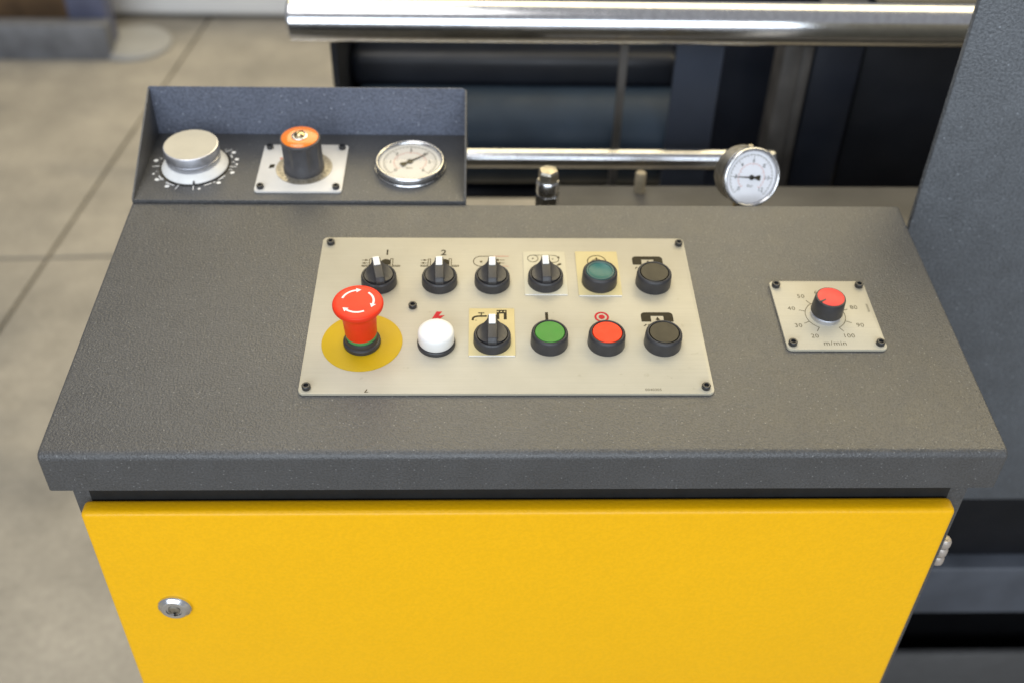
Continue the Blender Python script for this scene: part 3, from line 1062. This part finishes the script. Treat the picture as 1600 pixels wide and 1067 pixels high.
def xcyl(name, x0, x1, y, z, r, mat, parent=None, cham=0.002, n=96):
    M = Matrix(((0, 0, 1, x0), (1, 0, 0, y), (0, 1, 0, z), (0, 0, 0, 1)))
    L = x1 - x0
    return finish(name, lathe([(0, 0), (r - cham, 0), (r, cham), (r, L - cham), (r - cham, L), (0, L)], n), mat, M, parent, angle=30)


cr = xcyl('chrome_roller', -0.244, 0.82, 0.60, 1.0175, 0.0237, 'chrome', cham=0.0035)
tag(cr, 'thick polished chrome roller running across above the dark machine frame', 'roller')
rod = xcyl('chrome_rod', -0.40, 0.335, 0.62, 0.8330, 0.0118, 'chrome', cham=0.001)
tag(rod, 'thin polished chrome rod behind the standing gauge', 'rod')

# dark body of the machine
mach = thing('machine_frame', 'dark navy machine frame under the chrome roller', 'machine frame', (0.25, 0.85, 0))
Yb = 0.86
finish('end_plate', box(-0.2165, -0.2085, 0.70, 1.02, 0.655, 1.0, 0.001, 1), 'dark_metal', None, mach)
finish('back_panel', box(-0.2083, 0.1520, Yb, Yb + 0.01, 0.66, 0.98, 0.001, 1), 'navy_metal', None, mach)
finish('back_panel', box(0.1521, 0.95, Yb + 0.002, Yb + 0.012, 0.66, 0.98, 0.001, 1), 'navy_metal', None, mach)
finish('seam_strip', box(0.1410, 0.1510, 0.690, 0.700, 0.68, 0.98, 0.001, 1), 'post_grey', None, mach)
finish('upper_rail', box(-0.2083, 0.240, 0.80, 0.8595, 0.835, 0.885, 0.015, 5), 'dark_metal', None, mach)
finish('lower_flange', box(-0.2083, 0.345, 0.80, 0.8590, 0.660, 0.676, 0.002, 2), 'navy_metal', None, mach)
finish('side_panel', box(0.212, 0.272, 0.700, 0.706, 0.670, 0.98, 0.001, 1), 'navy_panel', None, mach)
finish('post', box(0.352, 0.376, 0.715, 0.76, 0.50, 0.98, 0.003, 2), 'post_grey', None, mach)
finish('post', box(0.3765, 0.392, 0.722, 0.76, 0.50, 0.98, 0.003, 2), 'post_grey', None, mach)
finish('side_panel', box(0.400, 0.462, 0.74, 0.78, 0.50, 0.98, 0.002, 2), 'navy_metal', None, mach)
finish('side_panel', box(0.472, 0.95, 0.76, 0.80, 0.50, 0.98, 0.002, 2), 'dark_metal', None, mach)
finish('leg', box(0.86, 0.94, 0.70, 0.80, 0.0, 0.499), 'dark_metal', None, mach, smooth=False)
finish('leg', box(0.345, 0.370, 0.86, 1.00, 0.0, 0.70), 'dark_metal', None, mach, smooth=False)
nr = xcyl('rubber_roller', -0.195, 0.240, 0.775, 0.780, 0.066, 'navy_rubber', cham=0.003)
tag(nr, 'dark navy rubber covered roller below the chrome roller', 'roller')

xb = finish('cross_beam', box(0.050, 0.95, 0.415, 0.500, 0.800, 0.8685, 0.003, 3), 'beam_grey')
tag(xb, 'flat grey cross beam just behind the console desk', 'beam')
stud = finish('stud', lathe([(0, 0), (0.0062, 0), (0.0062, 0.022), (0.0052, 0.0245), (0, 0.0245)], 24), 'stud_beige', T(0.1475, 0.486, 0.8687))
tag(stud, 'small beige stud standing on the grey cross beam', 'stud')

# side plate at the right
sp = finish('side_plate', box(0.3915, 1.40, 0.330, 0.338, 0.5255, 1.18, 0.0015, 2), 'powder_plate')
finish('mounting_block', box(0.70, 1.30, 0.3382, 0.3738, 0.56, 0.69, 0.001, 1), 'deep_black', None, sp)
tag(sp, 'tall blue grey textured side plate standing right of the console', 'plate')
# base beams under it
b1 = finish('base_beam', box(0.36, 1.5, 0.350, 0.52, 0.262, 0.362, 0.004, 3), 'beam_blue_grey')
tag(b1, 'blue grey horizontal base beam below the side plate', 'beam')
b2 = finish('floor_rail', box(0.36, 1.5, 0.350, 0.360, 0.0, 0.162, 0.0015, 2), 'powder_grey')
tag(b2, 'wide dark grey floor rail under the base beam', 'beam')
sk = finish('void_backing', box(0.36, 1.5, 0.400, 0.410, 0.0, 0.2615, 0.001, 1), 'deep_black')  # black sheet added to stand for the shade of an open void
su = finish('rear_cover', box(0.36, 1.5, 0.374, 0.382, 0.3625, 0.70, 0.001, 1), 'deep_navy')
tag(su, 'dark cover sheet between the side plate and the base beam', 'panel')
tag(sk, 'black sheet standing for the shaded void between the base beam and the floor rail', 'panel')

# ------------------------------------------------------------------ far floor
wb = finish('white_beam', box(-1.42, 3.2, 2.985, 3.22, 0.012, 0.34, 0.022, 4), 'white_paint')
tag(wb, 'long white painted beam lying across the far floor', 'beam')
for k in (-1.2, 0.5, 2.6):
    s_ = finish('support_block', box(k, k + 0.2, 3.03, 3.17, 0.0, 0.0118), 'grey_base', None, wb, smooth=False)
st = thing('storage_crate', 'blue steel crate holding a brown box at the far left', 'crate', (-1.7, 2.8, 0))
finish('bottom_rail', box(-2.4, -1.215, 2.66, 2.72, 0.0, 0.115, 0.004, 2), 'blue_grey_paint', None, st)
finish('corner_post', box(-1.345, -1.225, 2.725, 2.80, 0.0, 1.0, 0.004, 2), 'blue_paint', None, st)
finish('floor_plate', box(-2.4, -1.346, 2.725, 3.30, 0.02, 0.06, 0.002, 1), 'blue_grey_paint', None, st)
finish('rear_panel', box(-2.4, -1.30, 3.32, 3.36, 0.0, 1.0, 0.002, 1), 'blue_grey_paint', None, st)
cb = finish('cardboard_box', box(-2.3, -1.375, 2.805, 3.25, 0.0605, 0.55, 0.006, 2), 'cardboard')
tag(cb, 'brown cardboard box standing inside the blue crate', 'box')
rb = finish('round_base', lathe([(0, 0), (0.125, 0), (0.125, 0.012), (0.115, 0.020), (0, 0.020)], 48), 'grey_base', T(-1.175, 2.775, 0))
tag(rb, 'flat round grey base on the floor beside the blue crate', 'base')
wc = finish('wooden_crate', box(0.83, 1.25, 2.70, 2.98, 0.0, 0.30, 0.004, 2), 'crate_wood')
tag(wc, 'brown wooden block on the far floor beyond the chrome roller', 'block')
